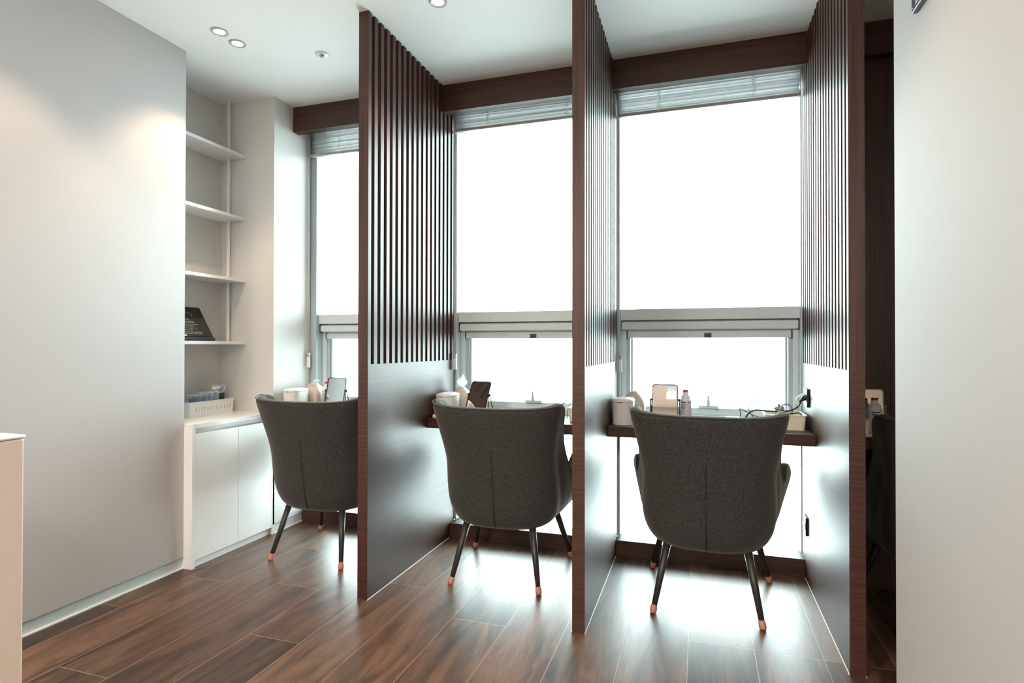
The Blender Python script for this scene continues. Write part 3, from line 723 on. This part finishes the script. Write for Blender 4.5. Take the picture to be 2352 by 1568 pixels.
RR('charger_body', [(.075, .05, .015, 0), (.08, .055, .017, .006), (.08, .055, .017, .030), (.070, .045, .015, .037)], M_plas, pc)
TB('jack', [(-.038, -.01, .018), (-.052, -.012, .018)], [.008, .006], M_greyplug, pc)
thing_tube('power_cable', [[(-.640, 2.89, .7035), (-.632, 2.895, .765), (-.612, 2.90, .790), (-.578, 2.90, .797), (-.560, 2.90, .785)], [(-.56, 2.9, .785), (-.552, 2.9, .76), (-.552, 2.905, .7045)]], .0017, M_blk,
           'thin black cable looping over the tray on the middle bay desk', 'cable')
thing_tube('power_cable', [[(-.535, 2.90, .7045), (-.560, 2.89, .755), (-.552, 2.885, .785), (-.525, 2.885, .782), (-.505, 2.89, .745), (-.510, 2.90, .7045)]], .0022, M_greyplug,
           'grey cable loop rising from the tray on the middle bay desk', 'cable')
def puck(x, y, w, d, h, lab):
    e = empty('white_case', (x, y, DT), label=lab, cat='case')
    RR('case_body', [(w-.008, d-.008, .012, 0), (w, d, .014, .004), (w, d, .014, h*.6)], M_plas, e)
    RR('case_lid', [(w, d, .014, h*.62), (w-.003, d-.003, .014, h*.9), (w-.012, d-.012, .012, h)], M_plas, e)
puck(-1.262, 2.745, .105, .040, .020, 'flat white case at the front left edge of the middle bay desk')
puck(.625, 2.735, .12, .025, .012, 'flat white case at the front edge of the dark bay desk')

# ------------------------------------------------------------------ ceiling fittings
def downlight(x, y, lab, power=0, col=(1, .76, .50), size=92, group='recessed downlights', blend=.45, shown=True):
    e = empty('downlight', (x, y, H-.0003), label=lab, cat='ceiling light', group=group)
    bm = bmesh.new(); lathe(bm, [(.0375, 0), (.0375, -.003), (.034, -.0045), (.0245, -.0015), (.0235, 0)], seg=36, cap0=False, cap1=False); bmesh.ops.recalc_face_normals(bm, faces=bm.faces)
    mk('trim_ring', bm, M_ring, e, smooth=True)
    LT('lens', [(.0238, -.0002), (.0238, -.0012), (.018, -.0018)], M_lamp, e)
    ld = bpy.data.lights.new('downlight_lamp', 'SPOT'); ld.energy = power; ld.color = col; ld.spot_size = math.radians(size); ld.spot_blend = blend; ld.shadow_soft_size = .02
    lo = bpy.data.objects.new('downlight_lamp', ld); COL.objects.link(lo); lo.parent = e; lo.location = (0, 0, -.012)
    return e
downlight(-2.073, 2.094, 'recessed downlight near the niche, nearer the camera of the pair', 15)
downlight(-2.073, 2.202, 'recessed downlight near the niche, farther of the pair, towards the window', 15)
downlight(-1.030, 2.190, 'recessed downlight over the middle bay, cut by the top edge of the photo', 19)
for x, y, n in ((-1.95, 1.38, 'beside the left wall'), (-1.0, 1.2, 'in the open floor area'), (-.05, 1.35, 'in front of the right bay'), (-1.5, -.2, 'behind the reception counter'), (-.3, -.6, 'behind the viewpoint'), (-1.0, -1.8, 'near the rear wall')):
    downlight(x, y, 'recessed downlight in the ceiling '+n, 20)
def panel(x, y, lab, power):  # unseen panels added behind the camera as room fill light
    e = empty('fill_panel_light', (x, y, H-.0003), label=lab, cat='ceiling light', group='added fill light panels behind the viewpoint')
    BX('fill_panel_frame', [(-.31, .31, -.61, -.60, -.012, 0), (-.31, .31, .60, .61, -.012, 0), (-.31, -.30, -.60, .60, -.012, 0), (.30, .31, -.60, .60, -.012, 0)], M_plas, e)
    BX('diffuser', (-.30, .30, -.60, .60, -.006, 0), M_lamp, e)
    ld = bpy.data.lights.new('fill_panel_lamp', 'AREA'); ld.shape = 'RECTANGLE'; ld.size = .58; ld.size_y = 1.18; ld.energy = power; ld.color = (1, .89, .80)
    lo = bpy.data.objects.new('fill_panel_lamp', ld); COL.objects.link(lo); lo.parent = e; lo.location = (0, 0, -.02)
panel(-1.7, -1.6, 'added fill light panel behind the viewpoint, on the counter side', 98)
panel(.0, -1.9, 'added fill light panel behind the viewpoint, in the middle', 98)
panel(1.8, -1.6, 'added fill light panel behind the viewpoint, beyond the white wall', 12)
sp = empty('ceiling_sensor', (-1.757, 2.411, H-.0003), label='small round white ceiling sensor with metal centre near the left partition', cat='sensor')
LT('sensor_plate', [(.034, 0), (.034, -.002), (.030, -.004), (.012, -.005)], M_plas, sp)
LT('sensor_head', [(.010, -.0052), (.012, -.008), (.009, -.012), (.004, -.014)], M_steel, sp)
for k in range(3):
    a = 2*PI*k/3; TB('sensor_prong', [(.008*math.cos(a), .008*math.sin(a), -.006), (.009*math.cos(a), .009*math.sin(a), -.016), (.003*math.cos(a), .003*math.sin(a), -.018)], .0012, M_steel, sp, seg=6)
ex = empty('exit_sign', (-.70, -1.9, 2.4997), label='green lit hanging sign behind the viewpoint, seen only in the mirror', cat='sign')
BX('hanger', (-.05, .05, -.01, .01, -.10, 0), M_alu_l, ex); BX('sign_face', (-.06, .055, -.015, .015, -.20, -.11), M_exit, ex)

# ------------------------------------------------------------------ near objects
rc = empty('reception_counter', (-1.25, .79, 0), label='pale beige reception counter with rounded white top at the left edge', cat='counter')
BX('counter_body', (-.60, -.002, -1.6, -.002, 0, .893), M_counter, rc, bevel=.004)
BX('counter_top', (-.60, 0, -1.6, 0, .8932, .9), plain('counter_white', (.86, .82, .79), .3), rc, bevel=.003)
wf = empty('wall_frame', (.4995, 1.62, 1.872), label='dark rimmed metal frame high on the white right wall, cut by the top edge', cat='frame')
BX('frame_rim', [(-.013, -.0005, -.55, 0, 0, .010), (-.013, -.0005, -.010, 0, .010, .40), (-.013, -.0005, -.55, -.540, .010, .40), (-.013, -.0005, -.55, 0, .40, .41)], plain('dark_metal', (.10, .10, .13), .3, metal=.6), wf, bevel=.002)
BX('frame_panel', (-.008, -.0005, -.540, -.010, .010, .40), M_alu_l, wf)
